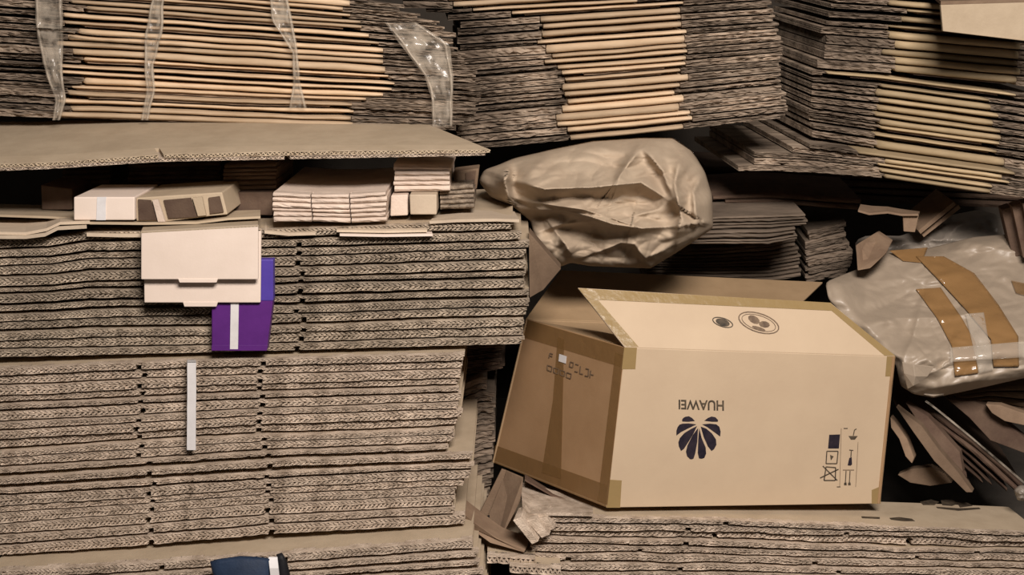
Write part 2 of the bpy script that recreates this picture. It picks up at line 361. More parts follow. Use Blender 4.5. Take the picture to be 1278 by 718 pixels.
# ================================================================ middle bundle
MYf = lambda x: .42-.12*(x-570)/410
MB_ = stack('folded_carton', 'carton', 'middle top bundle over the paper bag', [(430, -42), (560, -38), (980, -60)], [(430, 200), (575, 191), (780, 172), (985, 150)], 25,
      MYf, 'fold', [440, 442, 450, 470, 500, 530, 560]+[572]*18, [880, 890, 900, 905, 925, 938, 952, 962, 965, 968, 970, 972, 974, 977, 977, 976, 975, 973, 972, 974, 976, 979, 980, 981, 980], (-.02, .25, .02), 'folded cartons in the middle top bundle', gap=.3, wob=1.4, seed=6,
      center=([500, 520, 540, 560, 570, 590, 640, 670, 676, 678, 680, 684, 686, 688, 690, 702, 704, 706, 706, 706, 704, 700, 700, 712, 710], [770, 770, 760, 765, 790, 800, 850, 852, 850, 852, 855, 853, 852, 853, 853, 852, 852, 853, 850, 845, 850, 852, 856, 858, 856]), jb=2, ja=4, jy=.006)

# ================================================================ right bundle
dvR = P(948, 128, .72)-P(1012, 160, .40)
dR2 = dvR
def Yr(x): return .40-.14*(x-1010)/270
RB = stack('folded_carton', 'carton', 'upper right bundle under the overhanging flap', [(1000, -48), (1290, -30)], [(1000, 84), (1100, 91), (1290, 110)], 13,
      lambda x: Yr(x)+.01, 'fold', [1045, 1045, 1043, 1042, 1042, 1040, 1036, 1030, 1024, 1030, 1032, 1030, 1022], 1300, dR2, 'folded cartons in the upper right bundle', gap=.3, seed=7,
      center=([1100, 1100, 1115, 1115, 1120, 1125, 1118, 1115, 1113, 1112, 1112, 1112, 1112], [1270]*13), jb=1, ja=3, jy=.006,
      mats={'fold': M['fold_d'], 'rough': M['rough'], 'under': M['kraft_d']})
RC = stack('folded_carton', 'carton', 'right bundle below the seam', [(1000, 85), (1100, 93), (1290, 118)], [(1000, 170), (1100, 187), (1290, 214)], 10,
      Yr, 'fold', [1012]*10, 1300, dvR, 'folded cartons in the right bundle below the seam', gap=.3, seed=8,
      center=([1040, 1092, 1093, 1094, 1094, 1094, 1095, 1097, 1097, 1098], [1262, 1238, 1240, 1240, 1241, 1242, 1244, 1245, 1246, 1250]), jb=1, ja=3, jy=.006,
      mats={'fold': M['fold_d'], 'rough': M['rough'], 'under': M['kraft_d']})
dvS = dvR
RD = stack('folded_carton', 'carton', 'sagging fan under the right bundle', [(900, 172), (1000, 178), (1100, 191), (1290, 217)], [(900, 214), (960, 213), (1020, 216), (1100, 222), (1290, 250)], 5,
      lambda x: Yr(x)-.03, 'fold', [1008, 990, 945, 940, 922], 1300, dvS, 'fanned cartons under the right bundle', gap=.22, seed=9,
      center=([1070, 1098, 1095, 1096, 1098], [1260, 1250, 1256, 1235, 1236]), jb=1, ja=3, jy=.006, mats={'fold': M['fold_d'], 'rough': M['rough'], 'under': M['kraft_d']})
# smooth kraft panel hanging over the top right bundle
mb = MB(); Yp = .12
mb.prism([P(1174, 6, Yp), P(1278+30, 2, Yp-.01), P(1278+30, 54, Yp-.01), P(1278, 51, Yp-.01), P(1177, 39, Yp)], Vector((0, .008, 0)))
r = thing('overhanging_carton', 'plain smooth kraft panel overhanging the top right corner bundle', 'carton', P(1230, 39, Yp))
mb.build('panel', M['kraft'], r, bevel=.001)
mb = MB(); mb.prism([P(1174, 6, Yp), P(1308, 2, Yp-.01), P(1308, -8, .33), P(1160, -6, .33)], Vector((0, 0, .006))); mb.build('flap', M['brown'], r)

# ================================================================ small things on stack A
def curve_sheet(name, label, cat, front, back, th, m, group=None, n=24, part=None, parent=None):
    def samp(poly, t):
        q = t*(len(poly)-1); k = min(int(q), len(poly)-2); f = q-k; f = f*f*(3-2*f) if len(poly) > 3 else f
        return Vector(poly[k]).lerp(Vector(poly[k+1]), f)
    rows = []
    for j in range(7):
        s = j/6; rows.append([samp(front, i/n).lerp(samp(back, i/n), s) for i in range(n+1)])
    mb = MB(); mb.slab(rows, Vector((0, 0, -th)))
    o = mb.build(name, m, parent, smooth=False, bevel=0)
    if not parent: tag(o, label, cat, group)
    return o
def pxs(l, Y): return [P(x, y, Y) for x, y in l]
# two thin wavy sheets at far left
curve_sheet('cardboard_sheet', 'upper wavy kraft sheet curling over the left end of the corrugated stack', 'cardboard sheet', pxs([(-30, 289), (32, 290), (58, 285), (75, 277), (112, 276)], -.02), pxs([(-30, 268), (32, 268), (60, 268), (75, 266), (112, 264)], .2), .005, M['kraft_l'])
curve_sheet('cardboard_sheet', 'lower wavy kraft sheet, directly under the upper wavy one at left', 'cardboard sheet', pxs([(-30, 294), (32, 294), (56, 291), (72, 283), (108, 281)], -.025), pxs([(-30, 280), (32, 279), (56, 276), (72, 273), (108, 271)], .18), .006, M['kraft_l'])
curve_sheet('cardboard_sheet', 'thin grey sheet lying behind the wavy sheets at far left', 'cardboard sheet', pxs([(-30, 267), (60, 270), (95, 272)], .07), pxs([(-30, 254), (60, 256), (95, 258)], .25), .004, M['kraft'])
curve_sheet('cardboard_sheet', 'narrow sheet with a pale front edge left of the white hanging panels', 'cardboard sheet', pxs([(108, 291), (150, 292), (178, 292)], -.01), pxs([(108, 283), (150, 283), (178, 283)], .12), .006, M['kraft_l'])
curve_sheet('cardboard_sheet', 'short pale sheet edge between the purple carton and rounded sheet', 'cardboard sheet', pxs([(330, 288), (360, 291), (394, 290)], -.01), pxs([(332, 272), (360, 272), (394, 273)], .14), .005, M['kraft_l'])
# carton sheet with rounded corner
curve_sheet('cardboard_sheet', 'thin sheet with a rounded right corner, upper of two', 'cardboard sheet', pxs([(420, 287), (480, 288), (533, 287)], -.015), pxs([(424, 270), (480, 268), (528, 267)], .14), .004, M['kraft_l'])
curve_sheet('cardboard_sheet', 'thin pale sheet peeking out beneath the rounded sheet, lower of two', 'cardboard sheet', pxs([(424, 292), (480, 293), (540, 292)], -.02), pxs([(424, 279), (480, 278), (534, 277)], .12), .004, M['white'])
curve_sheet('cardboard_sheet', 'kraft sheet covering the right end of the corrugated stack beside the paper bag', 'cardboard sheet', pxs([(536, 276), (570, 274), (620, 273), (648, 274)], -.005), pxs([(548, 264), (580, 260), (612, 260), (642, 264)], .18), .005, M['kraft_l'])
curve_sheet('cardboard_sheet', 'thin kraft sheet under the flat grey carton with dark openings', 'cardboard sheet', pxs([(92, 277), (180, 278), (245, 277), (285, 272), (325, 270)], -.012), pxs([(95, 270), (180, 270), (245, 269), (290, 263), (325, 262)], .1), .004, M['kraft'])

# small bundles of folded small cartons
def small(phrase, top, bot, n, Y, xa, xb, m, depth, seed, noun, style='single', gap=.08, mats=None, **k):
    return stack('folded_small_carton', 'carton', phrase, top, bot, n, Y, style, xa, xb, (0, depth, 0), noun+'s in the '+phrase, gap=gap, wob=.6, seed=seed, ja=1, jb=1.2, jy=.003, noun=noun, mats={'plain': m, 'edge': m}, **k)
small('pale bundle in the shelf gap', [(338, 240), (390, 243), (432, 243), (482, 240)], [(340, 277), (388, 277), (440, 279), (480, 277)], 6, .0, 341, 482, M['offw'], .36, 21, 'off-white folded carton', style='split')
small('pale rounded bundle', [(490, 205), (562, 206)], [(492, 240), (562, 239)], 5, .06, 492, 562, M['offw'], .2, 22, 'small pinkish folded carton')
small('brown bundle beside the off-white one', [(277, 206), (345, 204)], [(280, 239), (342, 237)], 6, .14, 279, 345, M['brown'], .2, 23, 'small brown folded carton')
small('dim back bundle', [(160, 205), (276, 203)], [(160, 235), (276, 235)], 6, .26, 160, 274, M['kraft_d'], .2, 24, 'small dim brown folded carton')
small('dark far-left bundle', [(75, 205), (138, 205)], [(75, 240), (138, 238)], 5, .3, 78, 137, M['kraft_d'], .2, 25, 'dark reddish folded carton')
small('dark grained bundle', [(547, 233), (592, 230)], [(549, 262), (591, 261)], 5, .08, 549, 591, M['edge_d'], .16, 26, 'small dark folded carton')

# solid small cartons: front quad + depth, with flap parts
def carton(label, q, Y, depth, m, name='small_carton', tilt=(0, 0, 0), parts=()):
    r = thing(name, label, 'carton', P((q[0][0]+q[2][0])/2, q[2][1], Y+depth/2))
    f = [P(x, y, Y) for x, y in q]
    mb = MB(); mb.prism(f, Vector((tilt[0], depth, tilt[2]))); mb.build('body', m, r, bevel=.002)
    for (nm, qq, mm, lift) in parts:
        mb = MB(); mb.prism([P(x, y, Y-lift) for x, y in qq], Vector((0, lift*.8, 0))); mb.build(nm, mm, r, bevel=.0004)
    return r
carton('small white carton end with a grey tape across it', [(92, 246), (168, 246), (168, 275), (92, 275)], -.01, .16, M['white'],
       parts=[('tape', [(121, 246), (133, 246), (132, 252), (132, 275), (120, 275)], M['strap'], .0012)])
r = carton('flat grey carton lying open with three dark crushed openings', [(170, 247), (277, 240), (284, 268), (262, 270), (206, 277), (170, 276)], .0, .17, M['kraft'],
       parts=[('opening_shade', [(172, 249), (188, 250), (196, 275), (173, 275)], M['kraft_d'], .004), ('opening_shade', [(204, 250), (238, 247), (246, 271), (210, 273)], M['kraft_d'], .004),
              ('opening_shade', [(260, 247), (274, 245), (279, 265), (262, 267)], M['kraft_d'], .004), ('divider', [(190, 250), (197, 249), (206, 277), (197, 277)], M['offw'], .008), ('divider', [(240, 247), (252, 246), (257, 269), (247, 270)], M['kraft'], .008)])  # solid dark patches stand for the shade inside the openings
carton('small tan carton under the pale rounded bundle', [(511, 243), (545, 243), (545, 268), (512, 268)], .03, .12, M['kraft_l'], parts=[])
carton('small tan carton end left of the tan carton, beside the off-white bundle', [(488, 244), (509, 243), (509, 269), (487, 270)], .045, .1, M['offw'])
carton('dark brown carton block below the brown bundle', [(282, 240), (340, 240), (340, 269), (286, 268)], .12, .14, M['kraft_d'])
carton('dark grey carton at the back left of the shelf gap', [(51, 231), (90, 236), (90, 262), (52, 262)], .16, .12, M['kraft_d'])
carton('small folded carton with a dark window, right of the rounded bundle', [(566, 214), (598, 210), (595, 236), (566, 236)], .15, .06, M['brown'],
       parts=[('opening_shade', [(581, 216), (594, 213), (592, 233), (581, 230)], M['kraft_d'], .003)])  # dark patch on the front stands for the shade inside

# white hanging panels
def hanging(label, body, tab, Y, back):
    r = thing('white_carton', label, 'carton', P(250, body[2][1], Y), 'white cartons hanging over the corrugated stack')
    mb = MB(); mb.prism([P(x, y, Y) for x, y in body], Vector((0, .006, 0))); mb.build('panel', M['white'], r, bevel=.0015)
    mb = MB(); mb.prism([P(x, y, Y-.001) for x, y in tab], Vector((0, .004, 0))); mb.build('tab', M['white'], r, bevel=.0008)
    mb = MB(); a, c = body[0], body[1]; mb.prism([P(a[0], a[1], Y), P(c[0], c[1], Y), P(c[0], c[1]-back, Y+.1), P(a[0]+4, a[1]-back, Y+.1)], Vector((0, 0, -.003))); mb.build('top_flap', M['kraft'], r)
hanging('upper white cardboard panel with a small tab, hanging over the stack', [(176, 289), (322, 281), (322, 349), (176, 349)], [(222, 348), (272, 348), (270, 353), (224, 353)], -.064, 9)
hanging('lower white cardboard panel, mostly covered by the upper white panel', [(179, 292), (326, 286), (325, 378), (180, 378)], [(228, 377), (272, 377), (270, 383), (230, 383)], -.046, 6)
# purple carton
r = thing('purple_carton', 'purple carton with a blue upper end and pale strap, below the white panels', 'carton', P(300, 438, -.03))
mb = MB(); mb.prism(pxs([(264, 372), (341, 372), (333, 438), (264, 438)], -.036), Vector((0, .022, 0))); mb.build('body', M['purple'], r, bevel=.002)
mb = MB(); mb.prism(pxs([(300, 324), (341, 324), (341, 376), (300, 376)], -.037), Vector((0, .020, 0))); mb.build('upper_end', M['blue'], r, bevel=.002)['label'] = 'blue upper end'
mb = MB(); mb.prism(pxs([(288, 374), (298, 374), (297, 436), (287, 436)], -.0385), Vector((0, .002, 0))); mb.build('strap', M['strap'], r)['label'] = 'pale plastic strap'
mb = MB(); mb.prism(pxs([(264, 431), (334, 431), (333, 438), (264, 438)], -.038), Vector((0, .002, 0))); mb.build('bottom_flap', M['purple'], r, bevel=.0005)
# white strap on stack B
rows = []
for i in range(14):
    y = 452+(562-452)*i/13; rows.append([P(x+.6*nz(y*.05, 3), y, -.0435) for x in (233.5, 236, 241, 244.5)])
mb = MB(); mb.slab(rows, Vector((0, .0014, 0))); r = thing('packing_strap', 'white plastic packing strap running down the corrugated stack', 'strap', P(239, 562, -.04)); mb.build('band', M['strap'], r, smooth=False)
mb = MB(); mb.slab([[P(233.5, 452, -.0435), P(244.5, 452, -.0435)], [P(234, 446, .02), P(244.5, 446, .02)]], Vector((0, 0, -.001))); mb.build('folded_end', M['strap'], r)
# navy bag
r = thing('navy_bag', 'navy fabric bag with a pale strap and black end at the bottom edge', 'bag', P(312, 760, -.2))
def puff(pts, Yf, Yb, bul):
    mb = MB(); secs = []
    cx = sum(p[0] for p in pts)/len(pts); cy = sum(p[1] for p in pts)/len(pts)
    for (s, Y) in ((.80, Yf-bul), (.95, Yf-bul*.6), (1, Yf), (1, Yb-.01), (.93, Yb)):
        secs.append([P(cx+(x-cx)*s, cy+(y-cy)*s, Y) for x, y in pts])
    mb.loop(secs); return mb
puff([(262, 701), (272, 698), (300, 694), (320, 695), (338, 697), (342, 730), (340, 772), (270, 776), (266, 720)], -.185, -.13, .014).build('body', M['navy'], r, smooth=True)
puff([(345, 692), (352, 690), (358, 700), (362, 716), (364, 770), (348, 772)], -.18, -.13, .010).build('end', M['black'], r, smooth=True)['label'] = 'black end'
mb = MB(); mb.slab([[P(335+d, 696, -.19), P(346+d*.6, 696, -.19)] if d == 0 else [P(335+d, 696+d*9, -.203), P(346+d, 696+d*9, -.203)] for d in (0, 1.5, 3, 5, 8)], Vector((0, .003, 0))); mb.build('strap', M['strap'], r)['label'] = 'pale strap'

# ================================================================ lower right stack
LRt = [(600, 642), (655, 642), (905, 647), (1100, 655), (1300, 663)]
def floor_py(px, Y):
    lo, hi = 700, 1000
    for _ in range(40):
        m_ = (lo+hi)/2
        if P(px, m_, Y).z > FLOOR+.001: lo = m_
        else: hi = m_
    return lo
LRb = [(600, floor_py(600, 0)), (1300, floor_py(1300, 0))]
zt = P(1000, 651, 0).z
LR = stack('folded_carton', 'carton', 'flat stack under the printed box', LRt, LRb, 11, 0.0, 'flute', [655, 672, 690, 672, 663, 620, 640, 650, 640, 640, 640], 1300, lambda x: Vector((0, 1, -.083))*interp([(1085, .36), (1112, .165)], x),
      'folded cartons in the flat stack under the printed box', gap=.3, seed=11, slots=lambda k, rnd: [905] if k == 0 else sorted([rnd.uniform(700, 950), rnd.uniform(970, 1240)]), ja=3, jb=2, jy=.010, wob=4, weights=[1, .9, 1, 1, 1, 1, 1, 1, 1, 1, 1], mats={'edge': M['edge']},
      label={0: 'topmost kraft carton of the right stack, the printed box standing on it'}, noun='folded kraft carton')
# printed marks on the top carton
def floor_mark(poly, parent):
    mb = MB(); pts = []
    for x, y in poly:
        f = (x-600)/700
        # plane through the top carton face
        n = (P(1290, LRt[-1][1]+1, 0)-P(1000, 652, 0)).cross(Vector((0, 1, -.083))).normalized()
        pts.append(PP(x, y, P(1000, 652.9, 0)+Vector((0, 0, .0008)), n))
    mb.prism(pts, Vector((0, 0, .0006))); mb.build('printed_mark', M['ink_n'], parent)
top0 = LR[0][0]
for poly in ([(1148, 627), (1162, 624), (1172, 627), (1166, 631), (1152, 631)], [(1174, 625), (1188, 624), (1196, 629), (1188, 632), (1176, 631)], [(1194, 627), (1208, 628), (1214, 632), (1198, 634)],
             [(1168, 633), (1196, 635), (1222, 634), (1224, 636), (1196, 638), (1170, 635)], [(1110, 647), (1122, 646), (1138, 648), (1142, 651), (1128, 651), (1112, 649)], [(1075, 645), (1098, 646), (1098, 648), (1076, 647)]):
    floor_mark(poly, top0)

# ================================================================ printed box
FL, FR = P(757, 634, .035), P(1099, 629, .10)
FTL, FTR = P(780, 434, .045), P(1118, 445, .105)
zb = P(757, 642, 0).z+.004
FL = PZ(757, 634, zb); FR = PZ(1099, 629, max(zb-.012, P(1099, 655, 0).z-.001)); BL, BTL = P(614, 577, .31), P(656, 398, .42)
FTL = P(780, 434, FL.y+.012)
nrm = (FR-FL).cross(FTL-FL).normalized(); FTR = PP(1118, 445, FL, nrm)
nrs = (BL-FL).cross(FTL-FL).normalized(); BTL = PP(656, 398, FL, nrs)
BR = BL+(FR-FL); BTR = BTL+(FTR-FTL)
box = thing('cardboard_box', 'large open tan cardboard box with an upside-down dark emblem on its front', 'box', (FL+FR)/2)
cen = (FL+FR+BL+BR+FTL+FTR+BTL+BTR)/8
def panel(name, pts, m, parent, th=.006, bevel=.0015, away=None):
    n = (pts[1]-pts[0]).cross(pts[-1]-pts[0]).normalized(); c = sum(pts, Vector())/len(pts)
    if n.dot((away if away is not None else cen)-c) < 0: n = -n
    mb = MB(); mb.prism(pts, n*th); return mb.build(name, m, parent, bevel=bevel), n
fp, nF = panel('front_panel', [FL, FR, FTR, FTL], M['boxf'], box)
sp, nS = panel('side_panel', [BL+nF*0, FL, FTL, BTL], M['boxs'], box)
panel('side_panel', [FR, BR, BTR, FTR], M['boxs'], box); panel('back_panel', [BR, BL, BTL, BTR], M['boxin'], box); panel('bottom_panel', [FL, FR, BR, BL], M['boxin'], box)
# flaps
G1 = P(721, 359, FTL.y+.05); G2 = PP(1037, 378, FTL, (FTR-FTL).cross(G1-FTL).normalized())
ff, nFF = panel('front_flap', [FTL, FTR, G2, G1], M['boxf'], box, th=.005, away=(FTL+FTR)/2+Vector((0, .5, -.5)))
H1, H2 = P(700, 337, .50), P(1027, 352, .56)
BTL2 = BTL.copy()
panel('back_flap', [BTL2, BTR, H2, H1], M['boxin'], box, th=.005, away=cen+Vector((0, 2, 0)))  # shadow on the back flap is put in through the darker board colour
S1 = BTL.lerp(BTR, .28)+Vector((0, -.03, -.012)); S2 = FTL.lerp(FTR, .28)+Vector((0, .03, -.012))
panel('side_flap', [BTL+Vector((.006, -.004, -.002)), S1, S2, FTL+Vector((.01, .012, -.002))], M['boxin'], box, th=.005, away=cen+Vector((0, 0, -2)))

def on(pt, n, poly, name, m, parent, out=.0006, th=.0005):      # flat mark lying on a plane; n points into the box
    mb = MB(); mb.prism([PP(x, y, pt-n*out, n) for x, y in poly], n*th*.9); return mb.build(name, m, parent)
# tapes
on(FTL, nF, [(779, 434), (795, 434), (793, 461), (776, 461)], 'tape', M['tape_y'], fp)
on(FL, nF, [(761, 599), (776, 600), (774, 634), (757, 634)], 'tape', M['tape_y'], fp)
on(FTR, nF, [(1107, 445), (1117.5, 445), (1114, 470), (1105, 470)], 'tape', M['tape_y'], fp)
on(FR, nF, [(1088, 612), (1100, 607), (1099, 629), (1088, 629)], 'tape', M['tape_y'], fp)
on(G1, nFF, [(721.5, 360), (734, 360), (797, 433), (781, 433)], 'tape', M['tape_y'], ff)
on(G1, nFF, [(722, 360), (1037, 378), (1040, 388), (742, 374), (733, 372)], 'tape', M['tape_y'], ff, out=.0012)
on(G2, nFF, [(1026, 378), (1037, 379), (1117, 444), (1104, 444)], 'tape', M['tape_y'], ff)
on(FTL, nS, [(657, 399), (779, 434), (774, 458), (652, 421)], 'tape', M['tape_s'], sp)
on(FL, nS, [(618, 556), (758, 606), (756, 633), (615, 577)], 'tape', M['tape_s'], sp)
on(FL, nS, [(696, 421), (704, 424), (700, 598), (676, 590), (690, 500)], 'tape', M['tape_s'], sp, out=.0012)
on(FL, nS, [(768, 440), (778, 443), (758, 630), (746, 625)], 'tape', M['tape_s'], sp, out=.0014)
on(FL, nS, [(698, 442), (707, 445), (706, 454), (697, 451)], 'sticker', M['strap'], sp, out=.0018)
def stroke(pt, n, pts, wd, m, parent, name='printed_line', out=.0007):
    mb = MB()
    for (x0, y0), (x1, y1) in zip(pts, pts[1:]):
        l = math.hypot(x1-x0, y1-y0) or 1; ex, ey = -(y1-y0)/l*wd/2, (x1-x0)/l*wd/2
        mb.prism([PP(x, y, pt-n*out, n) for x, y in ((x0+ex, y0+ey), (x1+ex, y1+ey), (x1-ex, y1-ey), (x0-ex, y0-ey))], n*.0003)
    return mb.build(name, m, parent)
# faded text block on the side
sd = random.Random(3)
for i in range(9):
    x = 686+i*6.4; y = 441+i*2.7; h = 9 if i > 4 else 6
    if 0 < i < 4: continue
    mb_pts = [(x, y), (x-1, y+h)], [(x, y), (x+4, y+1.3)], [(x-.5, y+h*.5), (x+3.5, y+h*.5+1.3)], [(x-1, y+h), (x+3, y+h+1.2)], [(x+4, y+1.3), (x+3.2, y+h+1)]
    for j, q in enumerate(mb_pts):
        if sd.random() < .6: stroke(FL, nS, q, 1.1, M['ink_b'], sp, 'faded_print', .0016)
for i in range(4):
    x = 683+i*8; y = 456+i*3; stroke(FL, nS, [(x, y), (x+6, y+2), (x+5, y+8), (x, y+6), (x, y)], 1.0, M['ink_b'], sp, 'faded_print', .0016)
# flower emblem, upside down: eight petals
def bez(p0, p1, p2, n=6): return [((1-t)**2*p0[0]+2*(1-t)*t*p1[0]+t*t*p2[0], (1-t)**2*p0[1]+2*(1-t)*t*p1[1]+t*t*p2[1]) for t in [i/n for i in range(n+1)]]
PET = [[(102,470),(107,463),(115,458),(130,456),(143,463),(154,475),(128,478),(103,477)], [(193,474),(207,463),(222,457),(238,460),(249,472),(247,478),(225,478)],
       [(79,534),(79,515),(84,500),(92,490),(104,486),(130,485),(160,489),(125,506),(98,520)], [(98,597),(89,578),(87,562),(93,545),(112,524),(140,507),(163,496),(148,527),(128,560),(110,588)],
       [(134,630),(122,618),(118,600),(124,575),(144,535),(167,504),(164,560),(156,605),(149,628),(142,631)], [(172,505),(182,545),(198,583),(200,608),(193,625),(182,629),(171,627),(166,605),(168,550)],
       [(178,498),(200,506),(224,526),(240,550),(242,572),(232,590),(222,597),(207,578),(190,540)], [(184,489),(215,486),(242,489),(254,499),(259,518),(257,538),(230,518),(205,500)]]
for pl in PET: on(FL, nF, [(820+x/3.261, 380+y/3.261) for x, y in pl], 'emblem_petal', M['ink'], fp, .0008)
# lettering, upside down
def lettering(txt, quad, pt, n, m, parent, name, bold=0.012):     # quad: pixel positions of text (0,0),(1,0),(1,1),(0,1)
    cu = bpy.data.curves.new('t', 'FONT'); cu.body = txt; cu.offset = bold; o = bpy.data.objects.new('t', cu); C.objects.link(o)
    bpy.context.view_layer.update(); dg = bpy.context.evaluated_depsgraph_get(); me = bpy.data.meshes.new_from_object(o.evaluated_get(dg))
    vs = [v.co.copy() for v in me.vertices]; fs = [tuple(p.vertices) for p in me.polygons]; bpy.data.objects.remove(o)
    x0 = min(v.x for v in vs); x1 = max(v.x for v in vs); y0 = min(v.y for v in vs); y1 = max(v.y for v in vs)
    mb = MB()
    for v in vs:
        u = (v.x-x0)/(x1-x0); t = (v.y-y0)/(y1-y0)
        a, b_, c, d = quad; X = (a[0]*(1-u)+b_[0]*u)*(1-t)+(d[0]*(1-u)+c[0]*u)*t; Yy = (a[1]*(1-u)+b_[1]*u)*(1-t)+(d[1]*(1-u)+c[1]*u)*t
        mb.v.append(tuple(PP(X, Yy, pt-n*.0008, n)))
    mb.f = fs; bpy.data.meshes.remove(me)
    return mb.build(name, m, parent, fix=False)
lettering('HUAWEI', [(903.5, 500), (847, 499), (847, 511), (903.5, 513)], FL, nF, M['ink_n'], fp, 'brand_lettering', .02)
# handling symbols
on(FL, nF, [(1035, 543), (1048.5, 542.5), (1047, 560), (1033.5, 560)], 'printed_square', M['ink'], fp, .0008)
stroke(FL, nF, [(1032, 563.5), (1046, 563.5), (1044.5, 579), (1031, 579), (1032, 563.5)], 1.3, M['ink_n'], fp)
on(FL, nF, [(1036, 568), (1040.5, 570), (1037, 575)], 'printed_arrow', M['ink_n'], fp)
stroke(FL, nF, [(1031, 583), (1043, 584), (1042.5, 600), (1028.5, 600), (1031, 583)], 1.4, M['ink_n'], fp)
stroke(FL, nF, [(1027, 582), (1045, 600)], 1.4, M['ink_n'], fp); stroke(FL, nF, [(1046.5, 586), (1023.5, 597)], 1.4, M['ink_n'], fp)
on(FL, nF, [(1059, 544.5), (1070.5, 544.5), (1067, 549), (1062, 549)], 'printed_umbrella', M['ink_n'], fp)
stroke(FL, nF, [(1065, 544), (1066.5, 537), (1069, 535.5)], 1.1, M['ink_n'], fp); stroke(FL, nF, [(1053, 535), (1058, 535)], 1, M['ink_n'], fp)
on(FL, nF, [(1060, 572), (1063, 571), (1063.5, 580), (1061.5, 581.5), (1058, 581)], 'printed_glass', M['ink'], fp, .0008)
stroke(FL, nF, [(1062, 571), (1062.5, 562.5)], 1.1, M['ink_n'], fp); stroke(FL, nF, [(1060, 562), (1065, 562.5)], 1.1, M['ink_n'], fp)
stroke(FL, nF, [(1052, 587), (1066, 587)], .9, M['ink_b'], fp)
for x in (1056, 1061): stroke(FL, nF, [(x, 588), (x-1, 604)], 1.1, M['ink_n'], fp); on(FL, nF, [(x-2.5, 603), (x+.5, 602.5), (x+.8, 606), (x-2.5, 606)], 'printed_hook', M['ink_n'], fp)
stroke(FL, nF, [(1044.5, 608), (1049, 608)], 1, M['ink_n'], fp); stroke(FL, nF, [(1050, 535), (1048, 608)], .5, M['ink_b'], fp); stroke(FL, nF, [(1071, 552), (1068, 608)], .5, M['ink_b'], fp)
# round stamps on the front flap
def ell(cx, cy, a, b_, rot, n=22, f=1.0):
    r_ = math.radians(rot); return [(cx+f*(a*math.cos(t)*math.cos(r_)-b_*math.sin(t)*math.sin(r_)), cy+f*(a*math.cos(t)*math.sin(r_)+b_*math.sin(t)*math.cos(r_))) for t in [2*math.pi*i/n for i in range(n+1)]]
stroke(G1, nFF, ell(902, 402.5, 13, 5.2, 18), 1.2, M['ink_n'], ff, 'small_stamp', .0008); on(G1, nFF, ell(902, 402.5, 9, 4.3, 18)[:-1], 'small_stamp_centre', M['ink_n'], ff, .0008)
stroke(G1, nFF, ell(947, 403, 26, 11.5, 18), 1.4, M['ink_b'], ff, 'round_stamp', .0008); stroke(G1, nFF, ell(947, 403, 22, 9, 18), .8, M['ink_b'], ff, 'round_stamp', .0008)
on(G1, nFF, ell(941, 399, 8, 4.5, 30, 10)[:-1], 'round_stamp_figure', M['ink_b'], ff, .0008); on(G1, nFF, ell(954, 405, 7, 4, 10, 9)[:-1], 'round_stamp_figure', M['ink_b'], ff, .0008)
on(G1, nFF, ell(947, 410, 9, 2, 18, 9)[:-1], 'round_stamp_figure', M['ink_b'], ff, .0008)

# ================================================================ crumpled bodies
def crum(x, y, sx, sy, sd):
    wx = 1.2*nz(x/sx*.6, y/sy*.6, sd+3); wy = 1.2*nz(x/sx*.6, y/sy*.6, sd+8)
    return 1-min(1.4, noise.voronoi(Vector((x/sx+wx, y/sy+wy, sd)))[0][0])
def inside_param(poly, c, na):
    """distance from c to outline for na angles"""
    R = []
    for i in range(na):
        a = 2*math.pi*i/na; dx, dy = math.cos(a), math.sin(a); best = 0
        for (x0, y0), (x1, y1) in zip(poly, poly[1:]+poly[:1]):
            ex, ey = x1-x0, y1-y0; den = dx*ey-dy*ex
            if abs(den) < 1e-9: continue
            t = ((x0-c[0])*ey-(y0-c[1])*ex)/den; s = ((x0-c[0])*dy-(y0-c[1])*dx)/den
            if t > 0 and -1e-6 <= s <= 1+1e-6: best = max(best, t)
        R.append(best)
    return R
def blob(name, outline, c, yfront, yback, m, parent=None, nr=80, na=300):
    R = inside_param(outline, c, na); R = [(R[i-1]+2*R[i]+R[(i+1) % na])/4 for i in range(na)]
    mb = MB(); mb.v.append(tuple(P(c[0], c[1], yfront(c[0], c[1], 0)))); 
    rr = [((i+1)/nr) for i in range(nr)]
    for r_ in rr:
        for i in range(na):
            a = 2*math.pi*i/na; x = c[0]+math.cos(a)*R[i]*r_; y = c[1]+math.sin(a)*R[i]*r_
            mb.v.append(tuple(P(x, y, yfront(x, y, r_))))
    for i in range(na): mb.f.append((0, 1+i, 1+(i+1) % na))
    for k in range(nr-1):
        for i in range(na):
            j = (i+1) % na; a = 1+k*na; b_ = 1+(k+1)*na; mb.f.append((a+i, b_+i, b_+j, a+j))
    base = 1+(nr-1)*na; prev = base
    for r_ in (.97, .8, .5, .2):
        b0 = len(mb.v)
        for i in range(na):
            a = 2*math.pi*i/na; x = c[0]+math.cos(a)*R[i]*r_; y = c[1]+math.sin(a)*R[i]*r_
            mb.v.append(tuple(P(x, y, yback(x, y, r_))))
        for i in range(na):
            j = (i+1) % na; mb.f.append((prev+i, b0+i, b0+j, prev+j))
        prev = b0
    mb.f.append(tuple(prev+i for i in range(na)))
    return mb.build(name, m, parent, smooth=True)
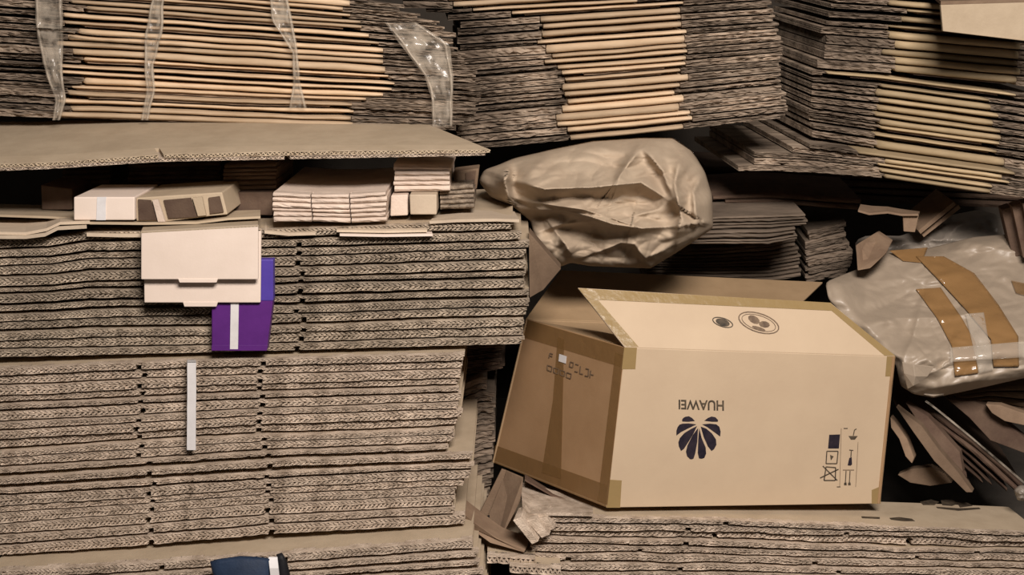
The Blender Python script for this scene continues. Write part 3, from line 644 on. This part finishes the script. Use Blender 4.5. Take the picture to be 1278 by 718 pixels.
def crease(poly, amp, w1, w2):
    """ridge above the line falling off softly (w1), dropping sharply below (w2)"""
    def f(x, y):
        best = 1e9; sg = 1; tt = 0; n = len(poly)-1
        for k, ((x0, y0), (x1, y1)) in enumerate(zip(poly, poly[1:])):
            ex, ey = x1-x0, y1-y0; l2 = ex*ex+ey*ey; t = max(0, min(1, ((x-x0)*ex+(y-y0)*ey)/l2)); dx, dy = x-x0-ex*t, y-y0-ey*t
            d = math.hypot(dx, dy)
            if d < best: best = d; sg = 1 if ex*dy-ey*dx > 0 else -1; tt = (k+t)/n
        env = math.sin(math.pi*min(1, max(0, tt*.9+.05)))**.6
        if sg < 0: return -amp*env*math.exp(-best/w1)
        return amp*env*(-math.exp(-best/w2*1.0)*1.0 + .75*(best/w1)*math.exp(1-best/w1)*(1-math.exp(-best/w2)))
    return f
cb_ = [crease([(800, 182), (826, 212), (840, 246)], .022, 14, 4), crease([(798, 188), (782, 208), (766, 230)], .014, 14, 4), crease([(690, 285), (706, 305), (718, 330)], .014, 12, 4), crease([(650, 250), (690, 256), (730, 262), (760, 272)], .016, 14, 4),
       crease([(634, 206), (630, 228), (638, 262)][::-1], .05, 9, 5),
       crease([(628, 222), (680, 236), (740, 234), (800, 228), (835, 250)], .035, 26, 5),
       crease([(640, 262), (700, 262), (735, 270), (765, 280), (800, 285), (850, 282)], .032, 24, 5),
       crease([(665, 292), (700, 280), (740, 276), (760, 280)], .015, 14, 3),
       crease([(745, 315), (775, 303), (792, 305), (805, 322), (830, 312)], .018, 12, 4),
       crease([(848, 200), (842, 230), (850, 270), (845, 300)], .020, 14, 4),
       crease([(800, 180), (775, 215), (770, 230)], .010, 12, 4),
       crease([(845, 245), (820, 262), (790, 270)], .014, 10, 4),
       crease([(880, 210), (865, 240), (870, 280)], .012, 9, 4)]
def ybag(x, y, r_):
    e = (1-min(1, r_)**5)**.5 if r_ < 1 else 0
    d = -.12*e + .0009*abs(y-300) *(1 if y < 300 else .6)
    n = -.055*(crum(x, y, 105, 46, 1.7)-.5)-.028*(crum(x+y*.5, y, 34, 19, 4.1)-.5)-.009*crum(x, y, 16, 11, 2.2)-.010*abs(nz(math.atan2(y-216, x-585)*13, x*.006, 5.5))*max(0, 1-(x-600)/230)
    return .20+d+n*(.3+.7*e)+1.7*sum(f(x, y) for f in cb_)*min(1, e*1.3) 
bag_out = [(597, 226), (604, 212), (622, 206), (640, 198), (690, 186), (740, 176), (800, 172), (840, 172), (864, 188), (880, 215), (889, 245), (890, 285), (868, 300), (840, 318), (812, 335), (780, 334), (735, 332), (712, 328), (700, 333), (684, 318), (668, 300), (662, 276), (640, 258), (612, 246)]
bag = thing('paper_bag', 'large crumpled kraft paper bag squeezed between the stacks above the printed box', 'paper bag', P(750, 334, .3))
blob('bag_body', bag_out, (752, 258), ybag, lambda x, y, r_: .30, M['bag'], bag)
# sheet behind the bag's lower left corner, over the end of the left stack
mb = MB(); mb.prism([P(660, 290, .02), P(700, 336, .05), P(678, 362, .05), P(661, 372, .02)], Vector((0.002, .05, 0)))
tag(mb.build('cardboard_piece', M['brown'], bevel=.001), 'small torn brown cardboard piece between the corrugated stack and the box flap', 'cardboard piece')

# white taped parcel
CRL = [(1030, 420), (1080, 448), (1125, 452), (1180, 449), (1230, 441), (1310, 434)]
cp = [crease([(1048, 352), (1110, 350), (1180, 346), (1250, 330)], .006, 20, 5), crease([(1085, 408), (1120, 398), (1190, 396), (1240, 384)], .007, 18, 4),
      crease([(1150, 380), (1140, 420), (1128, 448)], .006, 8, 3), crease([(1200, 300), (1240, 310), (1290, 318)], .010, 16, 5),
      crease([(1126, 452), (1150, 470), (1170, 462), (1160, 450)], .010, 8, 3), crease([(1140, 490), (1200, 478), (1278, 470)], .008, 10, 4)]
def yparc(x, y, r_=0):
    cy = interp(CRL, x); d = .055+.0 if y > cy else .055+.0022*(cy-y)
    d = .03 + (max(0, cy-y)*.0022)
    sof = 9*math.log(1+math.exp((cy-y)/9)) if (cy-y) < 200 else cy-y
    d = .075+.0021*sof + .0004*max(0, y-cy)
    edge = .05*max(0, r_-.86)**1.5/.14**1.5*.6 if r_ > .86 else 0
    n = -.024*(crum(x, y, 90, 50, 2.3)-.5)-.012*(crum(x, y+x*.3, 36, 22, 6.1)-.5)-.006*crum(x, y, 18, 12, 3.3)
    return d+edge+n+sum(f(x, y) for f in cp)
par_out = [(1030, 352), (1050, 344), (1078, 333), (1084, 318), (1098, 309), (1110, 313), (1150, 312), (1215, 296), (1262, 292), (1320, 300), (1320, 468), (1278, 472), (1225, 484), (1165, 497), (1140, 492), (1124, 482), (1118, 456), (1098, 440), (1070, 412), (1034, 374)]
par = thing('wrapped_parcel', 'pale plastic-wrapped parcel closed with brown tape strips, right of the box', 'parcel', P(1200, 490, .25))
blob('wrapping', par_out, (1185, 395), yparc, lambda x, y, r_: yparc(x, y, .9)*.35+.30-max(0, y-430)*.0035, M['poly'], par, nr=70, na=260)
def on_par(name, quad, m, off=.003, nu=8, nv=22, parent=None):
    a, b_, c, d = quad; rows = []
    for j in range(nv+1):
        t = j/nv; row = []
        for i in range(nu+1):
            u = i/nu; x = (a[0]*(1-u)+b_[0]*u)*(1-t)+(d[0]*(1-u)+c[0]*u)*t; y = (a[1]*(1-u)+b_[1]*u)*(1-t)+(d[1]*(1-u)+c[1]*u)*t
            row.append(P(x, y, yparc(x, y)-off))
        rows.append(row)
    mb = MB(); mb.slab(rows, Vector((0, .0006, 0))); return mb.build(name, m, parent or par, smooth=True)
def strip_par(name, left, right, m, off):
    def sm(p, t):
        q = t*(len(p)-1); k = min(int(q), len(p)-2); f = q-k; return (p[k][0]*(1-f)+p[k+1][0]*f, p[k][1]*(1-f)+p[k+1][1]*f)
    rows = []
    for j in range(45):
        a, c = sm(left, j/44), sm(right, j/44); rows.append([(lambda x, y: P(x, y, yparc(x, y)-off))(a[0]+(c[0]-a[0])*i/10, a[1]+(c[1]-a[1])*i/10) for i in range(11)])
    mb = MB(); mb.slab(rows, Vector((0, .0006, 0))); return mb.build(name, m, par, smooth=True)
strip_par('tape_strip', [(1143, 320), (1172, 350), (1205, 386), (1237, 424), (1240, 458)], [(1178, 320), (1216, 341), (1246, 380), (1271, 420), (1272, 458)], M['tape'], .007)
strip_par('tape_strip', [(1110, 313), (1127, 326)], [(1158, 309), (1150, 328)], M['tape'], .004)
strip_par('tape_strip', [(1143, 361), (1170, 398), (1188, 432), (1192, 470)], [(1174, 359), (1200, 396), (1218, 428), (1221, 466)], M['tape'], .005)
on_par('clear_tape_strip', [(1205, 392), (1228, 390), (1240, 462), (1222, 466)], M['clear'], .008)
on_par('clear_tape_strip', [(1186, 434), (1282, 426), (1282, 446), (1186, 452)], M['clear'], .010, nu=26, nv=5)
on_par('tape_strip', [(1262, 350), (1290, 356), (1290, 372), (1268, 366)], M['tape_s'], .006)
# folded corner of wrapping
mb = MB(); mb.slab([[P(1126, 452, .012), P(1140, 455, .0), P(1166, 458, .008)], [P(1128, 466, .008), P(1142, 470, -.004), P(1158, 470, .006)], [P(1133, 486, .015), P(1140, 482, .0), P(1148, 478, .008)]], Vector((0, .003, 0))); mb.build('folded_corner', M['poly'], par, bevel=.001)
# grey plastic bag behind
gb = [(1066, 300), (1085, 292), (1120, 296), (1150, 285), (1190, 268), (1220, 262), (1245, 268), (1262, 285), (1285, 320), (1290, 350), (1200, 360), (1110, 355), (1082, 340), (1070, 322)]
yg = [crease([(1180, 280), (1230, 270), (1262, 300), (1275, 330)], .012, 14, 4), crease([(1100, 310), (1160, 300), (1220, 300)], .01, 12, 4)]
o = blob('plastic_bag', gb, (1175, 315), lambda x, y, r_: .47-.05*(1-r_**4)+.0012*(330-y)+.02*abs(nz(x*.03, y*.05, 3))+.012*abs(nz(x*.08, y*.1, 6))+sum(f(x, y) for f in yg), lambda x, y, r_: .63, M['polyg'], nr=30, na=120)
tag(o, 'grey crumpled plastic bag behind the taped parcel', 'plastic bag')
mb = MB(); mb.prism([P(1068, 306, .28), P(1094, 290, .36), P(1112, 302, .33), P(1104, 318, .26), P(1086, 335, .24), P(1070, 338, .25)], Vector((.01, .02, 0)))
tag(mb.build('cardboard_piece', M['brown'], bevel=.002), 'crumpled brown piece between the back bundle and the taped parcel', 'cardboard piece')

# ================================================================ back middle bundles
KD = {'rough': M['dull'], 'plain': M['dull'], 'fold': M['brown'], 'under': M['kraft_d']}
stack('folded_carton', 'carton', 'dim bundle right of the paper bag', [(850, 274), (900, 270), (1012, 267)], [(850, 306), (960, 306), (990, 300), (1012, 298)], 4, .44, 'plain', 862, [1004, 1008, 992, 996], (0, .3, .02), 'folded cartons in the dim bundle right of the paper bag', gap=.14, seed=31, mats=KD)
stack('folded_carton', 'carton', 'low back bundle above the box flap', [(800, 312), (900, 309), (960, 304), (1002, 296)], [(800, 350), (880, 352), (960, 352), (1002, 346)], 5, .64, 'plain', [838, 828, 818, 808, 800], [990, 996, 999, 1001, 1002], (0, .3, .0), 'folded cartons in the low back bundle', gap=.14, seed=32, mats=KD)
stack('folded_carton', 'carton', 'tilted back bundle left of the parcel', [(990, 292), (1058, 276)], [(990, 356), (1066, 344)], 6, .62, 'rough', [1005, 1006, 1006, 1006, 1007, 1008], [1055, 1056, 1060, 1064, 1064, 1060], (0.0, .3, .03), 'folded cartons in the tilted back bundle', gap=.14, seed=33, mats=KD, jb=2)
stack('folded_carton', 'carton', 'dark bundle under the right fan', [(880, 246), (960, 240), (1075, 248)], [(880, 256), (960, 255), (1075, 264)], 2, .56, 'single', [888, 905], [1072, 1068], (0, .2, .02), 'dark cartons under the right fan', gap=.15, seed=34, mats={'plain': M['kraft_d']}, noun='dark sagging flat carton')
stack('folded_carton', 'carton', 'bundle far behind the right fan', [(880, 206), (1290, 226)], [(880, 246), (1290, 262)], 4, .80, 'single', 880, 1290, (0, .3, 0), 'shadowed cartons far behind the right fan', gap=.15, seed=35, mats={'plain': M['kraft_d']}, noun='shadowed flat carton')  # flats filling the cavity, its darkness put into their colour
r = thing('bent_cardboard', 'bent brown cardboard strip with a hanging end above the grey plastic bag', 'cardboard strip', P(1110, 290, .33))
curve_sheet('strip', '', '', pxs([(1071, 262), (1085, 266), (1108, 264), (1125, 267), (1146, 267)], .30), pxs([(1074, 255), (1088, 257), (1108, 258), (1125, 261), (1148, 264)], .36), .004, M['brown'], parent=r)
mb = MB(); mb.prism(pxs([(1127, 268), (1147, 268), (1142, 290), (1128, 289)], .31), Vector((0, .005, 0))); mb.build('hanging_end', M['brown'], r, bevel=.0008)
for i, (x0, y0, x1, y1, Y) in enumerate(((1146, 288, 1190, 252, .40), (1150, 292, 1196, 256, .42))):
    mb = MB(); mb.prism([P(x0, y0, Y), P(x1, y1, Y+.05), P(x1+3, y1+4, Y+.05), P(x0+3, y0+4, Y)], Vector((0, .12, .01)))
    tag(mb.build('cardboard_strip', M['brown']), ['upper', 'lower'][i]+' dim strip slanting up behind the bent cardboard, of two', 'cardboard strip')
for i, (xa, xb) in enumerate(((1250, 1262), (1263, 1274), (1276, 1290))):
    mb = MB(); mb.prism([P(xa, 262-i*4, .34-.04*i), P(xb, 258-i*4, .33-.04*i), P(xb+14, 318, .31-.04*i), P(xa+14, 322, .32-.04*i)], Vector((.01, .05, 0)))
    tag(mb.build('cardboard_scrap', M['kraft_d'], bevel=.001), ['left', 'middle', 'right'][i]+' dark upright scrap of three above the parcel at the right edge', 'cardboard scrap')

# ================================================================ back stack between left stacks and box
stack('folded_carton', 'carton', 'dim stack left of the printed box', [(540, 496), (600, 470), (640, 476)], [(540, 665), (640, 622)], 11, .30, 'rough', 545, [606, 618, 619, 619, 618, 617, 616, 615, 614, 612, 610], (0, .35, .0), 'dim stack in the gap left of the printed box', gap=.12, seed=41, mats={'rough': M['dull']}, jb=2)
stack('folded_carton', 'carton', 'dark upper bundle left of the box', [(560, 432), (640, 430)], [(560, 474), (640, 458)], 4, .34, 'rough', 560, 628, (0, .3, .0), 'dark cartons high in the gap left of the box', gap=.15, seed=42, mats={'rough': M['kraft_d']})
# V shaped bent strip
r = thing('bent_cardboard', 'bent brown cardboard strip with an oval hole standing left of the box bottom', 'cardboard strip', P(620, 680, .1))
mb = MB(); mb.prism(pxs([(626, 586), (632, 588), (612, 645), (600, 650), (596, 646)], .12), Vector((0.0, .006, 0))); mb.build('left_face', M['brown'], r, bevel=.0008)
mb = MB(); mb.prism([P(632, 588, .12), P(653, 597, .08), P(650, 625, .07), P(625, 673, .05), P(604, 659, .08), P(612, 645, .11)], Vector((0.0, .006, 0))); mb.build('right_face', M['brown'], r, bevel=.0008)
mb = MB(); mb.prism(pxs([(607, 645), (611, 644), (611, 651), (606, 657), (604, 654)], .07), Vector((0, .004, 0))); mb.build('hole', M['black'], r)  # solid black piece, painting the shade inside the hole
mb = MB(); mb.prism([P(573, 636, .02), P(590, 652, .0), P(620, 672, -.01), P(656, 686, -.02), P(654, 690, -.02), P(612, 678, -.01), P(584, 658, .01)], Vector((0.01, .06, -.003)))
tag(mb.build('cardboard_strip', M['brown'], bevel=.001), 'long brown strip slanting down at the foot of the bent strip', 'cardboard strip')
# rolled sheet ends left of the flat stack
curve_sheet('cardboard_sheet', 'curled sheet under the lower left corner of the printed box', 'cardboard sheet', pxs([(652, 634), (660, 642), (690, 640), (740, 641)], -.012), pxs([(650, 602), (662, 604), (690, 612), (740, 624)], .15), .006, M['edge'])
curve_sheet('cardboard_sheet', 'thin dark sheet tip poking up behind the curled sheet', 'cardboard sheet', pxs([(655, 598), (690, 618), (735, 632)], .10), pxs([(655, 592), (690, 610), (735, 626)], .22), .004, M['kraft_d'])
for i, (q, lab) in enumerate((([(640, 650), (650, 646), (672, 676), (664, 680)], 'pale torn corrugated tongue left of the flat stack, lowest of three'),
                 ([(656, 650), (668, 648), (686, 668), (676, 672)], 'pale torn corrugated tongue beside the curled sheet, middle of three'),
                 ([(670, 648), (682, 646), (692, 660), (684, 664)], 'short pale torn corrugated tongue, nearest the box, of three'))):
    Y = -.02-.012*(2-i); mb = MB(); mb.prism([P(x, y, Y) for x, y in q], Vector((.01, .05, .004))); tag(mb.build('cardboard_scrap', M['edge'], bevel=.001), lab, 'cardboard scrap', 'torn tongues left of the flat stack')
for i, (x0, x1, y, lab) in enumerate(((608, 668, 694, 'thin white-edged corrugated scrap lying below the slanting strip'), (636, 700, 706, 'corrugated scrap near the bottom edge left of the flat stack'))):
    L = Layer(lambda x, y=y: y+(x-x0)*.06, lambda x, y=y: y+9+(x-x0)*.06, const(-.03-.02*i), const(Vector((0, .12, 0))), 3+i)
    mb = MB(); L.flutes(mb, x0, x1, 0, 1); tag(mb.build('corrugated_scrap', M['edge']), lab, 'cardboard scrap')

# ================================================================ leaning sheets under the parcel
stack('folded_carton', 'carton', 'heap under the parcel', [(1140, 508), (1160, 508), (1215, 550), (1290, 616)], [(1085, 500), (1120, 520), (1160, 566), (1214, 616), (1290, 690)], 7, .24, 'single',
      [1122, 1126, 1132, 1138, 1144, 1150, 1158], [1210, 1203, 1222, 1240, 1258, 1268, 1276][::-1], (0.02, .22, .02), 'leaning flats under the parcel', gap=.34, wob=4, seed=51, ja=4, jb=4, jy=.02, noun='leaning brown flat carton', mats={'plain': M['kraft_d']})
def piece(label, q, Y, m, dv=(.01, .02, 0), name='cardboard_flap', bevel=.0015):
    mb = MB(); mb.prism([P(x, y, Y+(y-q[0][1])*-.0003) for x, y in q], Vector(dv)); tag(mb.build(name, m, bevel=bevel), label, 'cardboard piece')
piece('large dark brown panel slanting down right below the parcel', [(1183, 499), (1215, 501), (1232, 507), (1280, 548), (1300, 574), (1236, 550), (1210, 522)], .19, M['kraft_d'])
piece('pinkish brown rounded flap at the right edge below the parcel', [(1230, 505), (1248, 506), (1300, 524), (1300, 536), (1254, 526), (1238, 516)], .16, M['brown'])
piece('leaf-shaped brown flap lying just above the flat carton', [(1120, 593), (1136, 586), (1161, 583), (1180, 592), (1188, 603), (1161, 607), (1136, 603)], .20, M['brown'])
piece('curved light brown tongue hanging beside the right side of the box', [(1111, 521), (1118, 528), (1132, 548), (1141, 572), (1138, 579), (1130, 570), (1122, 548), (1112, 534)], .17, M['brown'])
piece('long pale-edged strip leaning from the box corner down right', [(1118, 508), (1150, 532), (1172, 562), (1196, 590), (1214, 615), (1206, 615), (1166, 576), (1140, 540)], .14, M['brown'])
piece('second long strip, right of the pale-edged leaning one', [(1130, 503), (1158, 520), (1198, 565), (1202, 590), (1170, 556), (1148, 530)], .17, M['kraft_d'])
stack('folded_carton', 'carton', 'bundle just under the parcel', [(1165, 500), (1235, 486), (1300, 480)], [(1165, 504), (1235, 504), (1300, 524)], 4, .26, 'single', [1200, 1195, 1190, 1186], 1300, (0, .2, 0), 'drooping flats just under the parcel', gap=.25, seed=52, noun='thin drooping flat carton', mats={'plain': M['brown']})
# glossy film strip with bright glints
mb = MB(); rows = []
for i in range(24):
    t = i/23; x = 1155+125*t; y = 501+104*t**1.05
    rows.append([P(x+j*.6, y-j*.6, .13+.006*nz(t*14, j)) for j in range(-1, 3)])
mb.slab(rows, Vector((0, .001, 0))); tag(mb.build('film_strip', M['film'], smooth=True), 'glossy clear film strip lying along the leaning flats under the parcel', 'plastic film')
# small grey lump at right edge
o = blob('plastic_scrap', [(1265, 612), (1272, 606), (1290, 606), (1292, 626), (1270, 625)], (1278, 616), lambda x, y, r_: .08-.02*(1-r_**3)+.008*abs(nz(x*.2, y*.2)), lambda x, y, r_: .12, M['polyg'], nr=10, na=40)
tag(o, 'small grey plastic lump at the right edge on the flat carton', 'plastic scrap')
